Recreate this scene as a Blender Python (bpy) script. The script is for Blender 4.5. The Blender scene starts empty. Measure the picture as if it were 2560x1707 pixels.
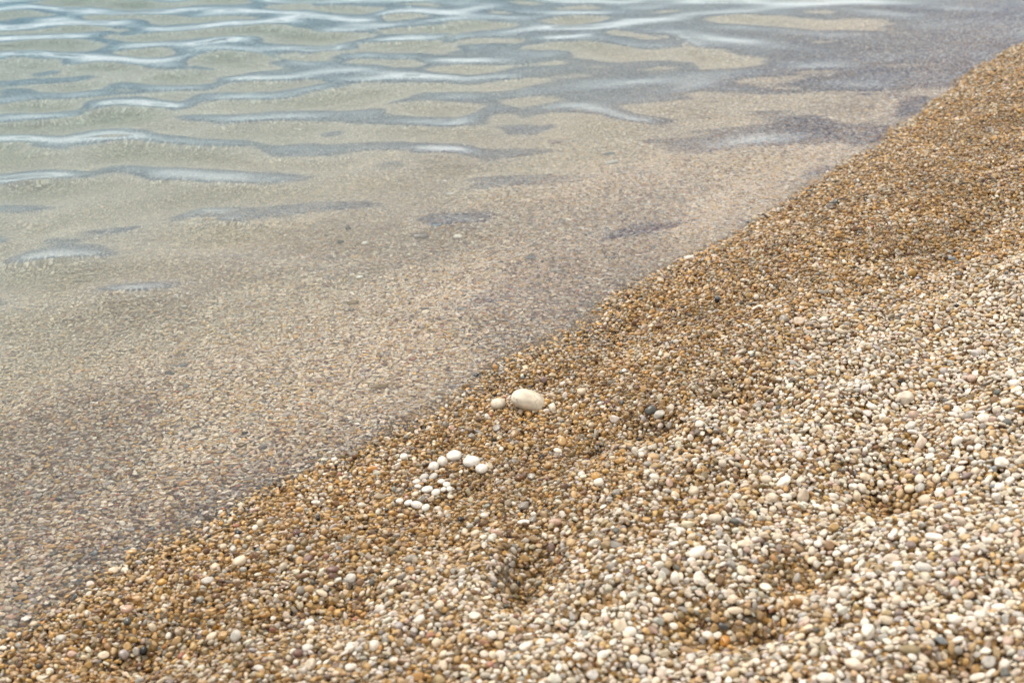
import bpy, bmesh, math
import numpy as np
from mathutils import Vector, Matrix, noise as mnoise

# ------------------------------------------------------------------ camera, sky, sun, exposure
scene = bpy.context.scene
CAM_H = 1.30                      # metres above the water
PITCH = math.radians(24.3)        # below the horizontal
LENS = 50.0
PW, PH = 2560.0, 1707.0           # the photograph's own pixels, used to read positions off it
FPX = PW * LENS / 36.0

cam_data = bpy.data.cameras.new('camera')
cam = bpy.data.objects.new('camera', cam_data)
scene.collection.objects.link(cam)
cam.location = (0, 0, CAM_H)
cam.rotation_euler = (math.pi / 2 - PITCH, 0, 0)
cam_data.lens = LENS
cam_data.sensor_width = 36.0
cam_data.clip_start = 0.05
cam_data.clip_end = 2000.0
cam_data.dof.use_dof = True
cam_data.dof.aperture_fstop = 5.6
scene.camera = cam

SUN_EL, SUN_AZ = math.radians(50), math.radians(-35)      # azimuth from +Y, clockwise
world = bpy.data.worlds.new('World')
scene.world = world
world.use_nodes = True
nt = world.node_tree
nt.nodes.clear()
N = nt.nodes.new
out = N('ShaderNodeOutputWorld')
sky = N('ShaderNodeTexSky')
sky.sky_type = 'NISHITA'
sky.sun_disc = False
sky.sun_elevation = SUN_EL
sky.sun_rotation = SUN_AZ
sky.dust_density = 0.3
sky.ozone_density = 3.0
bg_sky = N('ShaderNodeBackground')
bg_sky.inputs['Strength'].default_value = 0.05
nt.links.new(sky.outputs[0], bg_sky.inputs['Color'])
# thin bright overcast: a cloud sheet over most of the sky, thinning out towards the horizon
tc = N('ShaderNodeTexCoord')
sep = N('ShaderNodeSeparateXYZ')
nt.links.new(tc.outputs['Generated'], sep.inputs[0])
cn = N('ShaderNodeTexNoise')
cn.inputs['Scale'].default_value = 2.4
cn.inputs['Detail'].default_value = 2.5
nt.links.new(tc.outputs['Generated'], cn.inputs['Vector'])
ma = N('ShaderNodeMath'); ma.operation = 'MULTIPLY_ADD'
nt.links.new(cn.outputs['Fac'], ma.inputs[0])
ma.inputs[1].default_value = 0.12
nt.links.new(sep.outputs['Z'], ma.inputs[2])
mr = N('ShaderNodeMapRange'); mr.interpolation_type = 'SMOOTHSTEP'
nt.links.new(ma.outputs[0], mr.inputs['Value'])
mr.inputs['From Min'].default_value = 0.305
mr.inputs['From Max'].default_value = 0.332
mr.inputs['To Min'].default_value = 0.0
mr.inputs['To Max'].default_value = 0.93
bg_cloud = N('ShaderNodeBackground')
bg_cloud.inputs['Color'].default_value = (1.0, 0.962, 0.908, 1)
bg_cloud.inputs['Strength'].default_value = 0.68
mx = N('ShaderNodeMixShader')
nt.links.new(mr.outputs[0], mx.inputs[0])
nt.links.new(bg_sky.outputs[0], mx.inputs[1])
nt.links.new(bg_cloud.outputs[0], mx.inputs[2])
# pale sea haze low over the horizon
hz = N('ShaderNodeMapRange'); hz.interpolation_type = 'SMOOTHSTEP'
nt.links.new(sep.outputs['Z'], hz.inputs['Value'])
hz.inputs['From Min'].default_value = 0.0
hz.inputs['From Max'].default_value = 0.24
hz.inputs['To Min'].default_value = 0.85
hz.inputs['To Max'].default_value = 0.0
bg_haze = N('ShaderNodeBackground')
bg_haze.inputs['Color'].default_value = (0.82, 0.91, 1.0, 1)
bg_haze.inputs['Strength'].default_value = 0.85
mx2 = N('ShaderNodeMixShader')
nt.links.new(hz.outputs[0], mx2.inputs[0])
nt.links.new(mx.outputs[0], mx2.inputs[1])
nt.links.new(bg_haze.outputs[0], mx2.inputs[2])
nt.links.new(mx2.outputs[0], out.inputs[0])

sun_data = bpy.data.lights.new('sun', 'SUN')
sun_data.energy = 1.5
sun_data.angle = math.radians(20)
sun_data.color = (1.0, 0.945, 0.87)
sun = bpy.data.objects.new('sun', sun_data)
scene.collection.objects.link(sun)
sd = Vector((math.sin(SUN_AZ) * math.cos(SUN_EL), math.cos(SUN_AZ) * math.cos(SUN_EL), math.sin(SUN_EL)))
sun.rotation_euler = sd.to_track_quat('Z', 'Y').to_euler()

vs = scene.view_settings
vs.view_transform = 'Standard'
vs.look = 'None'
vs.exposure = 1.05
vs.gamma = 1.0
vs.use_curve_mapping = False
cy = scene.cycles
cy.use_denoising = True
cy.max_bounces = 10
cy.diffuse_bounces = 2
cy.glossy_bounces = 4
cy.transmission_bounces = 8
cy.caustics_refractive = True
cy.caustics_reflective = False
cy.sample_clamp_indirect = 20.0

rng = np.random.default_rng(7)
C = scene.collection

# ------------------------------------------------------------------ reading the place off the photograph
CP, SP = math.cos(PITCH), math.sin(PITCH)


def ray_dir(px, py):
    u = (px - PW / 2) / FPX
    v = (PH / 2 - py) / FPX
    d = np.array([u, CP + v * SP, -SP + v * CP])
    return d / np.linalg.norm(d)


def on_level(px, py, z=0.0):
    d = ray_dir(px, py)
    t = (z - CAM_H) / d[2]
    return np.array([d[0] * t, d[1] * t, z])


def to_pixel(x, y, z):
    dz = z - CAM_H
    depth = y * CP - dz * SP
    v = y * SP + dz * CP
    return PW / 2 + FPX * x / depth, PH / 2 - FPX * v / depth, depth


SHORE_PX = [(-260, 1730), (0, 1585), (190, 1475), (430, 1350), (660, 1225), (850, 1140), (960, 1082), (1060, 1030),
            (1150, 972), (1230, 905), (1340, 832), (1500, 738), (1640, 668), (1790, 598), (1930, 515), (2060, 432),
            (2180, 362), (2290, 286), (2400, 200), (2490, 140), (2560, 105), (2680, 50)]
SH = np.array([on_level(*p)[:2] for p in SHORE_PX])
A0, A1 = SH[1], SH[-3]
SDIR = (A1 - A0) / np.linalg.norm(A1 - A0)             # along the shore
SNRM = np.array([SDIR[1], -SDIR[0]])                   # inland
U_K = SH @ SDIR
V_K = SH @ SNRM
o_ = np.argsort(U_K)
U_K, V_K = U_K[o_], V_K[o_]
U_F = np.linspace(U_K[0], U_K[-1], 400)
V_F = np.interp(U_F, U_K, V_K)
ker = np.hanning(25); ker /= ker.sum()
V_F = np.convolve(np.pad(V_F, 12, mode='edge'), ker, 'valid')


def shore_s(x, y):
    u = x * SDIR[0] + y * SDIR[1]
    v = x * SNRM[0] + y * SNRM[1]
    return v - np.interp(u, U_F, V_F), u


def wave_noise(x, y, wl, n, seed, stretch=1.0, ang=0.0):
    r = np.random.default_rng(seed)
    ca, sa = math.cos(ang), math.sin(ang)
    p, q = (x * ca + y * sa) / stretch, -x * sa + y * ca
    h = 0
    for _ in range(n):
        a = r.uniform(0, 2 * math.pi)
        k = 2 * math.pi / (wl * r.uniform(0.6, 1.6))
        h = h + np.sin(k * (math.cos(a) * p + math.sin(a) * q) + r.uniform(0, 6.28))
    return h / math.sqrt(n / 2)


SANG = math.atan2(SDIR[1], SDIR[0])

# hollows scooped in the gravel: photo pixel, half width and half height in pixels, depth in metres
HOLLOW_PX = [(1811, 1535, 200, 70, .030), (2225, 1232, 170, 55, .026), (1350, 1350, 90, 70, .024), (1300, 1460, 80, 60, .020),
             (1985, 1410, 110, 55, .022), (1930, 1575, 70, 45, .020), (1650, 1060, 110, 40, .020), (1765, 1100, 80, 35, .018),
             (1470, 1110, 60, 40, .018), (1865, 980, 80, 35, .016), (870, 1500, 110, 50, .018), (360, 1630, 150, 60, .018),
             (1560, 830, 200, 60, .010), (2420, 1640, 120, 60, .022), (1340, 960, 120, 40, .010)]


def base_height(x, y):
    s, u = shore_s(x, y)
    up = 0.215 * s - 0.028 * np.clip(s, 0, 3.0) ** 2
    up = np.where(s > 3.0, 0.215 * 3 - 0.028 * 9 + 0.04 * (s - 3.0), up)
    sd_ = np.clip(-s, 0, None)
    down = -0.16 * sd_ - 0.006 * np.clip(sd_, 0, 12) ** 2 - 0.10 * np.clip(sd_ - 12, 0, 200)
    h = np.where(s > 0, up, down)
    near = np.clip(np.abs(s) / 0.5, 0.13, 1.0)
    h = h + 0.0115 * near * wave_noise(x, y, 0.55, 10, 11, 1.9, SANG)
    h = h + 0.0050 * near * wave_noise(x, y, 0.17, 12, 12, 1.3, SANG)
    return h


HOLLOWS = []


def height(x, y):
    h = base_height(x, y)
    for (cx, cy_, ax, ay, dep) in HOLLOWS:
        g = np.exp(-(((x - cx) / ax) ** 2 + ((y - cy_) / ay) ** 2))
        h = h - dep * g
    return h


def at(px, py, lift=0.0):
    """Where the line of sight through a pixel meets the gravel, bent at the water surface where there is water."""
    d = ray_dir(px, py)
    t = np.linspace(0.8, 14, 2600)
    x, y, z = d[0] * t, d[1] * t, CAM_H + d[2] * t
    f = z - (height(x, y) + lift)
    i = int(np.argmax(f < 0))
    tt = t[i - 1] + (t[i] - t[i - 1]) * f[i - 1] / (f[i - 1] - f[i])
    p = np.array([d[0] * tt, d[1] * tt, CAM_H + d[2] * tt])
    if p[2] > 0:
        return p, False
    o = on_level(px, py)
    k = 1 / 1.333
    ci = -d[2]
    r = k * d + np.array([0, 0, 1.0]) * (k * ci - math.sqrt(1 - k * k * (1 - ci * ci)))
    t = np.linspace(0.0, 6, 2400)
    x, y, z = o[0] + r[0] * t, o[1] + r[1] * t, r[2] * t
    f = z - (height(x, y) + lift)
    i = max(1, int(np.argmax(f < 0)))
    return np.array([x[i], y[i], z[i]]), True


for (px, py, hx, hy, dep) in HOLLOW_PX:
    p, _ = at(px, py)
    q, _ = at(px + hx, py)
    r_, _ = at(px, py - hy)
    HOLLOWS.append((p[0], p[1], abs(q[0] - p[0]) * .88, abs(r_[1] - p[1]) * .88, dep * 1.7))

# ------------------------------------------------------------------ helpers


def mesh_from(name, verts, faces, smooth=True):
    me = bpy.data.meshes.new(name)
    me.from_pydata(verts, [], faces)
    me.update()
    if smooth:
        me.polygons.foreach_set('use_smooth', [True] * len(me.polygons))
    return me


def grid_mesh(name, xs, ys, zfun, closed_to=None):
    X, Y = np.meshgrid(xs, ys)
    Z = zfun(X, Y)
    nx, ny = len(xs), len(ys)
    co = np.stack([X, Y, Z], -1).reshape(-1, 3)
    idx = np.arange(nx * ny).reshape(ny, nx)
    quads = np.stack([idx[:-1, :-1], idx[:-1, 1:], idx[1:, 1:], idx[1:, :-1]], -1).reshape(-1, 4)
    if closed_to is not None:
        rim = np.concatenate([idx[0, :-1], idx[:-1, -1], idx[-1, :0:-1], idx[:0:-1, 0]])
        low = co[rim].copy()
        low[:, 2] = closed_to
        n0 = len(co)
        co = np.concatenate([co, low])
        m = len(rim)
        b = n0 + np.arange(m)
        side = np.stack([rim, b, np.roll(b, -1), np.roll(rim, -1)], -1)
        quads = np.concatenate([quads, side])
    else:
        m = 0
    me = bpy.data.meshes.new(name)
    nq = len(quads)
    nl = nq * 4 + m
    me.vertices.add(len(co))
    me.vertices.foreach_set('co', co.astype(np.float32).ravel())
    loops = quads.ravel()
    starts = np.arange(nq) * 4
    if m:
        loops = np.concatenate([loops, b[::-1]])
        starts = np.append(starts, nq * 4)
    me.loops.add(nl)
    me.loops.foreach_set('vertex_index', loops.astype(np.int32))
    me.polygons.add(len(starts))
    me.polygons.foreach_set('loop_start', starts.astype(np.int32))
    me.polygons.foreach_set('use_smooth', np.ones(len(starts), bool))
    me.update(calc_edges=True)
    me.validate()
    return me


def obj(name, me, mat=None):
    o = bpy.data.objects.new(name, me)
    C.objects.link(o)
    if mat:
        me.materials.clear()
        me.materials.append(mat)
    return o


def new_mat(name):
    m = bpy.data.materials.new(name)
    m.use_nodes = True
    m.node_tree.nodes.clear()
    return m, m.node_tree


def stretched(lo, hi, fine, far):
    mid = np.arange(lo, hi + fine * .5, fine)
    out_ = fine * np.cumsum(1.16 ** np.arange(1, 90))
    out_ = out_[out_ < far]
    return np.concatenate([lo - out_[::-1], mid, hi + out_])


# ------------------------------------------------------------------ materials
def pebble_material(name, source):
    """source 'gravel': colour stored on each scattered stone; 'single': the stone's own object colour. Alpha holds wetness."""
    m, t = new_mat(name)
    n = t.nodes.new
    lk = t.links.new
    o = n('ShaderNodeOutputMaterial')
    b = n('ShaderNodeBsdfPrincipled')
    lk(b.outputs[0], o.inputs[0])
    info = n('ShaderNodeObjectInfo')
    if source == 'gravel':
        a = n('ShaderNodeAttribute')
        a.attribute_type = 'INSTANCER'
        a.attribute_name = 'tint'
        col, wet = a.outputs['Color'], a.outputs['Alpha']
    else:
        col, wet = info.outputs['Color'], info.outputs['Alpha']
    tcn = n('ShaderNodeTexCoord')
    off = n('ShaderNodeVectorMath'); off.operation = 'ADD'
    rr = n('ShaderNodeMath'); rr.operation = 'MULTIPLY'
    lk(info.outputs['Random'], rr.inputs[0]); rr.inputs[1].default_value = 77.0
    cmb = n('ShaderNodeCombineXYZ')
    lk(rr.outputs[0], cmb.inputs[0]); lk(rr.outputs[0], cmb.inputs[1])
    lk(tcn.outputs['Object'], off.inputs[0]); lk(cmb.outputs[0], off.inputs[1])
    # blotches
    n1 = n('ShaderNodeTexNoise'); n1.inputs['Scale'].default_value = 1.3; n1.inputs['Detail'].default_value = 5
    lk(off.outputs[0], n1.inputs['Vector'])
    r1 = n('ShaderNodeMapRange'); lk(n1.outputs['Fac'], r1.inputs['Value'])
    r1.inputs['From Min'].default_value = .3; r1.inputs['From Max'].default_value = .7
    r1.inputs['To Min'].default_value = .72; r1.inputs['To Max'].default_value = 1.16
    v1 = n('ShaderNodeVectorMath'); v1.operation = 'SCALE'
    lk(col, v1.inputs[0]); lk(r1.outputs[0], v1.inputs['Scale'])
    # warm stain
    n2 = n('ShaderNodeTexNoise'); n2.inputs['Scale'].default_value = 2.1; n2.inputs['Detail'].default_value = 3
    off2 = n('ShaderNodeVectorMath'); off2.operation = 'ADD'; off2.inputs[1].default_value = (9, 31, 5)
    lk(off.outputs[0], off2.inputs[0]); lk(off2.outputs[0], n2.inputs['Vector'])
    r2 = n('ShaderNodeMapRange'); lk(n2.outputs['Fac'], r2.inputs['Value'])
    r2.inputs['From Min'].default_value = .52; r2.inputs['From Max'].default_value = .75
    r2.inputs['To Max'].default_value = .55
    mixc = n('ShaderNodeMix'); mixc.data_type = 'RGBA'; mixc.blend_type = 'MULTIPLY'
    lk(r2.outputs[0], mixc.inputs['Factor']); lk(v1.outputs[0], mixc.inputs['A'])
    mixc.inputs['B'].default_value = (0.86, 0.66, 0.46, 1)
    # thin dark veins on some stones
    vo = n('ShaderNodeTexNoise'); vo.inputs['Scale'].default_value = .9; vo.inputs['Detail'].default_value = 3
    lk(off.outputs[0], vo.inputs['Vector'])
    ab = n('ShaderNodeMath'); ab.operation = 'SUBTRACT'; lk(vo.outputs['Fac'], ab.inputs[0]); ab.inputs[1].default_value = .5
    ab2 = n('ShaderNodeMath'); ab2.operation = 'ABSOLUTE'; lk(ab.outputs[0], ab2.inputs[0])
    r3 = n('ShaderNodeMapRange'); lk(ab2.outputs[0], r3.inputs['Value'])
    r3.inputs['From Min'].default_value = .004; r3.inputs['From Max'].default_value = .016
    r3.inputs['To Min'].default_value = .6; r3.inputs['To Max'].default_value = 0
    some = n('ShaderNodeMath'); some.operation = 'GREATER_THAN'; lk(info.outputs['Random'], some.inputs[0]); some.inputs[1].default_value = .7
    vm = n('ShaderNodeMath'); vm.operation = 'MULTIPLY'; lk(r3.outputs[0], vm.inputs[0]); lk(some.outputs[0], vm.inputs[1])
    mixv = n('ShaderNodeMix'); mixv.data_type = 'RGBA'; mixv.blend_type = 'MULTIPLY'
    lk(vm.outputs[0], mixv.inputs['Factor']); lk(mixc.outputs['Result'], mixv.inputs['A'])
    mixv.inputs['B'].default_value = (0.35, 0.29, 0.24, 1)
    lk(mixv.outputs['Result'], b.inputs['Base Color'])
    # gloss: water on the stone
    rg = n('ShaderNodeMapRange'); lk(wet, rg.inputs['Value'])
    rg.inputs['To Min'].default_value = .72; rg.inputs['To Max'].default_value = .20
    lk(rg.outputs[0], b.inputs['Roughness'])
    b.inputs['Specular IOR Level'].default_value = .4
    nb = n('ShaderNodeTexNoise'); nb.inputs['Scale'].default_value = 6.5; nb.inputs['Detail'].default_value = 5
    lk(off.outputs[0], nb.inputs['Vector'])
    bp = n('ShaderNodeBump'); bp.inputs['Strength'].default_value = .28; bp.inputs['Distance'].default_value = .0012
    lk(nb.outputs['Fac'], bp.inputs['Height']); lk(bp.outputs[0], b.inputs['Normal'])
    return m


M_GRAVEL = pebble_material('gravel_stone', 'gravel')
M_PEBBLE = pebble_material('single_stone', 'single')


def bed_material():
    """Fine grit under and between the pebbles; beyond the built stones it carries on as pebble-sized speckle."""
    m, t = new_mat('shingle_bed')
    n = t.nodes.new
    lk = t.links.new
    o = n('ShaderNodeOutputMaterial')
    b = n('ShaderNodeBsdfPrincipled')
    lk(b.outputs[0], o.inputs[0])
    g = n('ShaderNodeNewGeometry')
    v = n('ShaderNodeTexVoronoi'); v.inputs['Scale'].default_value = 95
    lk(g.outputs['Position'], v.inputs['Vector'])
    cr = n('ShaderNodeValToRGB')
    sepc = n('ShaderNodeSeparateColor')
    lk(v.outputs['Color'], sepc.inputs[0]); lk(sepc.outputs[0], cr.inputs[0])
    e = cr.color_ramp.elements
    e[0].color = (.12, .07, .032, 1); e[1].color = (.42, .34, .24, 1)
    x = e.new(.4); x.color = (.22, .14, .07, 1)
    x = e.new(.7); x.color = (.32, .235, .14, 1)
    # offshore the grit is pale washed sand
    sz = n('ShaderNodeSeparateXYZ'); lk(g.outputs['Position'], sz.inputs[0])
    pz = n('ShaderNodeMapRange'); lk(sz.outputs['Z'], pz.inputs['Value'])
    pz.inputs['From Min'].default_value = -.02; pz.inputs['From Max'].default_value = -.16
    pz.inputs['To Min'].default_value = 0; pz.inputs['To Max'].default_value = .62
    mxb = n('ShaderNodeMix'); mxb.data_type = 'RGBA'
    lk(pz.outputs[0], mxb.inputs['Factor']); lk(cr.outputs[0], mxb.inputs['A'])
    mxb.inputs['B'].default_value = (.60, .52, .41, 1)
    lk(mxb.outputs['Result'], b.inputs['Base Color'])
    b.inputs['Roughness'].default_value = .8
    bp = n('ShaderNodeBump'); bp.invert = True
    bp.inputs['Distance'].default_value = .006
    lk(v.outputs['Distance'], bp.inputs['Height']); lk(bp.outputs[0], b.inputs['Normal'])
    return m


M_BED = bed_material()


def water_material():
    m, t = new_mat('sea_water')
    n = t.nodes.new
    lk = t.links.new
    o = n('ShaderNodeOutputMaterial')
    g = n('ShaderNodeBsdfGlass'); g.inputs['Roughness'].default_value = 0.0; g.inputs['IOR'].default_value = 1.333
    lk(g.outputs[0], o.inputs['Surface'])
    geo = n('ShaderNodeNewGeometry')
    mp = n('ShaderNodeMapping')
    mp.vector_type = 'TEXTURE'
    mp.inputs['Rotation'].default_value = (0, 0, math.radians(18))
    mp.inputs['Scale'].default_value = (2.6, 1, 1)
    lk(geo.outputs['Position'], mp.inputs['Vector'])
    nz = n('ShaderNodeTexNoise'); nz.inputs['Scale'].default_value = 22; nz.inputs['Detail'].default_value = 2.0
    lk(mp.outputs[0], nz.inputs['Vector'])
    bp = n('ShaderNodeBump'); bp.inputs['Strength'].default_value = 1.0; bp.inputs['Distance'].default_value = .00028
    lk(nz.outputs['Fac'], bp.inputs['Height']); lk(bp.outputs[0], g.inputs['Normal'])
    va = n('ShaderNodeVolumeAbsorption')
    va.inputs['Color'].default_value = (0.34, 0.70, 0.78, 1)
    va.inputs['Density'].default_value = 0.75
    lk(va.outputs[0], o.inputs['Volume'])
    return m


M_WATER = water_material()

# ------------------------------------------------------------------ the setting: shingle bed and sea
xs = stretched(-3.4, 3.6, .03, 900)
ys = stretched(0.6, 8.6, .03, 900)
bed = obj('ground', grid_mesh('ground', xs, ys, lambda x, y: height(x, y) - np.where(height(x, y) < -.01, .011, .017)), M_BED)
bed['kind'] = 'structure'
bed['label'] = 'sloping bed of fine grit under the pebbles of the shore'

# wave crests traced from the photograph: pixel line of the bright back slope, steepness, half width in metres
CRESTS = [
    ([(-120, 76), (0, 73), (170, 70), (330, 68)], .15, .17),
    ([(330, 72), (460, 60), (560, 45), (660, 26)], .12, .18),
    ([(-60, 118), (0, 116), (90, 115)], .12, .12),
    ([(-60, 162), (0, 160), (140, 150), (270, 128), (380, 108)], .15, .16),
    ([(360, 150), (440, 146), (510, 136), (572, 112), (650, 98)], .15, .14),
    ([(660, 96), (720, 100), (800, 112)], .10, .12),
    ([(225, 276), (300, 262), (354, 253), (460, 244)], .21, .12),
    ([(655, 38), (740, 45), (830, 46), (930, 32)], .13, .15),
    ([(715, 72), (790, 72), (870, 66), (967, 57), (1076, 60), (1160, 50), (1230, 66), (1290, 84)], .14, .14),
    ([(690, 178), (730, 190), (790, 201), (912, 206), (1048, 192), (1165, 184)], .24, .115),
    ([(1165, 182), (1240, 190), (1330, 196)], .08, .12),
    ([(1275, 80), (1330, 92), (1389, 99), (1470, 96), (1552, 70), (1661, 55), (1780, 60)], .17, .15),
    ([(1290, 196), (1350, 208), (1400, 206), (1452, 214), (1500, 228), (1590, 234), (1690, 236), (1825, 204), (1925, 188), (2060, 170), (2180, 158)], .16, .12),
    ([(1290, 265), (1360, 268), (1443, 274), (1525, 298), (1640, 312), (1720, 316)], .18, .11),
    ([(1600, 110), (1700, 92), (1800, 104), (1925, 120), (2060, 112)], .12, .17),
    ([(1500, 30), (1700, 22), (1900, 18), (2150, 8), (2400, 0)], .12, .20),
    ([(900, 20), (1040, 6), (1180, 14), (1290, 24)], .12, .18),
    ([(-60, 664), (0, 662), (110, 655), (270, 642), (330, 632)], .25, .085),
    ([(180, 716), (250, 724), (326, 728), (435, 714), (530, 682)], .25, .07),
    ([(340, 452), (400, 450), (468, 446), (540, 448), (640, 452)], .23, .09),
    ([(-60, 452), (40, 452), (130, 446), (240, 440)], .18, .09),
    ([(1010, 382), (1100, 378), (1210, 376)], .18, .09),
    ([(-60, 356), (0, 354), (80, 350), (170, 342)], .14, .11),
    ([(200, 372), (280, 358), (354, 346), (480, 332), (640, 312)], .13, .10),
    ([(660, 296), (760, 290), (860, 300)], .11, .10),
    ([(-40, 560), (60, 556), (160, 562)], .2, .08),
    ([(1180, 268), (1240, 276), (1300, 280)], .10, .10),
    # low swells running in along the shallow edge
    ([(760, 1064), (870, 1042), (980, 1014), (1060, 976)], .14, .10),
    ([(1060, 812), (1150, 786), (1300, 760), (1420, 740), (1524, 712)], .15, .12),
    ([(1340, 640), (1524, 612), (1700, 580), (1850, 552), (1950, 520)], .15, .12),
    ([(1650, 400), (1800, 372), (1960, 350), (2120, 318)], .14, .13),
    ([(1950, 240), (2100, 222), (2250, 214), (2380, 196)], .13, .14),
    ([(1020, 560), (1120, 556), (1260, 552)], .14, .08),
    ([(500, 540), (580, 556), (640, 590)], .2, .06),
    ([(470, 520), (530, 528), (575, 540)], .10, .045),
]
CR = []
for pts, slope, w in CRESTS:
    P = np.array([on_level(*p)[:2] for p in pts])
    seg = np.linalg.norm(np.diff(P, axis=0), axis=1)
    n_ = max(6, int(seg.sum() / .05))
    tt = np.concatenate([[0], np.cumsum(seg)])
    q = np.linspace(0, tt[-1], n_)
    P = np.stack([np.interp(q, tt, P[:, 0]), np.interp(q, tt, P[:, 1])], -1)
    for _ in range(max(1, n_ // 6)):
        P[1:-1] = (P[:-2] + 2 * P[1:-1] + P[2:]) / 4
    P[:, 1] -= w * .60                      # the crest stands a little nearer than its bright back slope
    CR.append((P, slope, w))


def water_height(x, y):
    s, u = shore_s(x, y)
    sea = np.clip(-s, 0, None)
    z = np.zeros_like(x)
    far = np.clip((np.hypot(x, y) - 9) / 10, 0, 1)
    amp = np.clip(sea / 2.2, 0.02, 1.0)
    z += amp * (1 - far) * .0040 * wave_noise(x, y, .40, 18, 21, 1.25, math.radians(12))
    z += amp * (1 - far) * .0007 * wave_noise(x, y, .20, 14, 22, 1.4, math.radians(10))
    z += np.clip(sea / .5, 0.0, 1.0) * (1 - far) * .00010 * wave_noise(x, y, .09, 14, 23, 1.8, math.radians(25))
    z += far * .012 * wave_noise(x, y, 2.2, 10, 24, 2.0, math.radians(10))
    for P, slope, w in CR:
        m = (x > P[:, 0].min() - 4 * w) & (x < P[:, 0].max() + 4 * w) & (y > P[:, 1].min() - 4 * w) & (y < P[:, 1].max() + 4 * w)
        if not m.any():
            continue
        px, py = x[m], y[m]
        best = np.full(px.shape, 1e9)
        along = np.zeros(px.shape)
        signed = np.zeros(px.shape)
        nseg = len(P) - 1
        for i in range(nseg):
            a, b_ = P[i], P[i + 1]
            d = b_ - a
            L2 = d @ d
            t = np.clip(((px - a[0]) * d[0] + (py - a[1]) * d[1]) / L2, 0, 1)
            ex, ey = px - a[0] - t * d[0], py - a[1] - t * d[1]
            dd = np.hypot(ex, ey)
            k = dd < best
            best = np.where(k, dd, best)
            along = np.where(k, (i + t) / nseg, along)
            signed = np.where(k, np.sign(ey), signed)
        fade = np.sin(math.pi * np.clip(along, 0, 1)) ** 1.3
        # long slope towards the shore, shorter and steeper back slope
        A = slope * .68 * w * (1 + .45 * np.sin(px * 3.1 + w * 90) * np.sin(px * 7.3 + py * 2.0))
        t_ = best / (w * .95)
        back = .91 * np.exp(-t_ ** 2)
        t2 = best / (w * 1.9)
        front = .91 * np.exp(-t2 ** 2)
        prof = np.where(signed < 0, front, back)
        z[m] += A * fade * prof * np.clip(sea[m] / .20, .35, 1)
    # the last few centimetres ride up the beach
    z += (.0035 + .0025 * np.sin(u * 5.3) * np.sin(u * 2.1 + 1) + .0015 * np.sin(u * 13.7)) * np.exp(-sea / .10) * (1 - far)
    return z


def refine(lo, hi, fine, far):
    return stretched(lo, hi, fine, far)


sea_me = grid_mesh('sea', refine(-3.3, 3.3, .0125, 900), refine(1.2, 8.6, .0125, 900), water_height, closed_to=-140.0)
sea = obj('sea', sea_me, M_WATER)
sea['kind'] = 'structure'
sea['label'] = 'clear shallow sea with small glassy ripples over a pebble bed'

# ------------------------------------------------------------------ stone shapes


def stone_mesh(name, seed, sub=3, e=1.0, ax=(1, .85, .7), facets=3, lump=.10, mat=None):
    r = np.random.default_rng(seed)
    bm = bmesh.new()
    bmesh.ops.create_icosphere(bm, subdivisions=sub, radius=1.0)
    co = np.array([v.co[:] for v in bm.verts])
    p = np.sign(co) * np.abs(co) ** e
    ps = []
    off = Vector(r.uniform(-50, 50, 3))
    for v in p:
        k = 1 + lump * mnoise.noise(Vector(v) * .9 + off) * 1.6 + lump * .4 * mnoise.noise(Vector(v) * 2.3 + off)
        ps.append(v * k)
    p = np.array(ps)
    for _ in range(facets):
        nrm = r.normal(size=3); nrm /= np.linalg.norm(nrm)
        d0 = r.uniform(.55, .86)
        d = p @ nrm
        over = np.clip(d - d0, 0, None)
        p = p - np.outer(over * .90, nrm)
    p = p * np.array(ax)
    p -= (p.max(0) + p.min(0)) / 2
    p /= np.abs(p).max(0)                      # fills a unit box: scale gives the half sizes
    for v, q in zip(bm.verts, p):
        v.co = q
    me = bpy.data.meshes.new(name)
    bm.to_mesh(me)
    bm.free()
    me.polygons.foreach_set('use_smooth', [True] * len(me.polygons))
    if mat:
        me.materials.append(mat)
    return me


NPROTO = 18
protos_g, protos_s = [], []
for i in range(NPROTO):
    kw = dict(seed=100 + i, sub=3, e=[1.0, .92, 1.08, .85][i % 4], facets=[1, 4, 7, 0, 9, 3][i % 6], lump=[.08, .15, .22, .06][(i // 2) % 4])
    protos_g.append(stone_mesh('gravel_shape', mat=M_GRAVEL, **kw))
    protos_s.append(stone_mesh('pebble_shape', mat=M_PEBBLE, **kw))
SMOOTH = [i for i in range(NPROTO) if i % 6 in (0, 3)]

DISC = [stone_mesh('disc_pebble_shape', seed=300 + i, sub=3, e=1.0, facets=0, lump=.03, mat=M_PEBBLE) for i in range(4)]

# stone colours (dry, real-world reflectance)
COL = {
    'white': (.74, .68, .59), 'cream': (.66, .56, .43), 'pale': (.58, .50, .40), 'tan': (.51, .37, .215), 'gold': (.53, .355, .16),
    'orange': (.50, .295, .12), 'brown': (.21, .125, .065), 'olive': (.26, .20, .11), 'grey': (.34, .31, .27), 'greywhite': (.52, .49, .44),
    'bluegrey': (.25, .265, .265), 'darkgrey': (.135, .135, .12), 'black': (.025, .026, .027), 'red': (.37, .19, .13),
    'maroon': (.19, .11, .085), 'pink': (.54, .40, .32), 'lavender': (.46, .42, .40), 'mauve': (.28, .215, .19),
}
WORD = {
    'white': 'white', 'cream': 'cream', 'pale': 'pale beige', 'tan': 'tan', 'gold': 'golden', 'orange': 'orange', 'brown': 'brown',
    'olive': 'olive brown', 'grey': 'grey', 'greywhite': 'grey-white', 'bluegrey': 'blue-grey', 'darkgrey': 'dark grey',
    'black': 'black', 'red': 'reddish', 'maroon': 'maroon', 'pink': 'pink', 'lavender': 'lavender grey', 'mauve': 'mauve',
}


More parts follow.
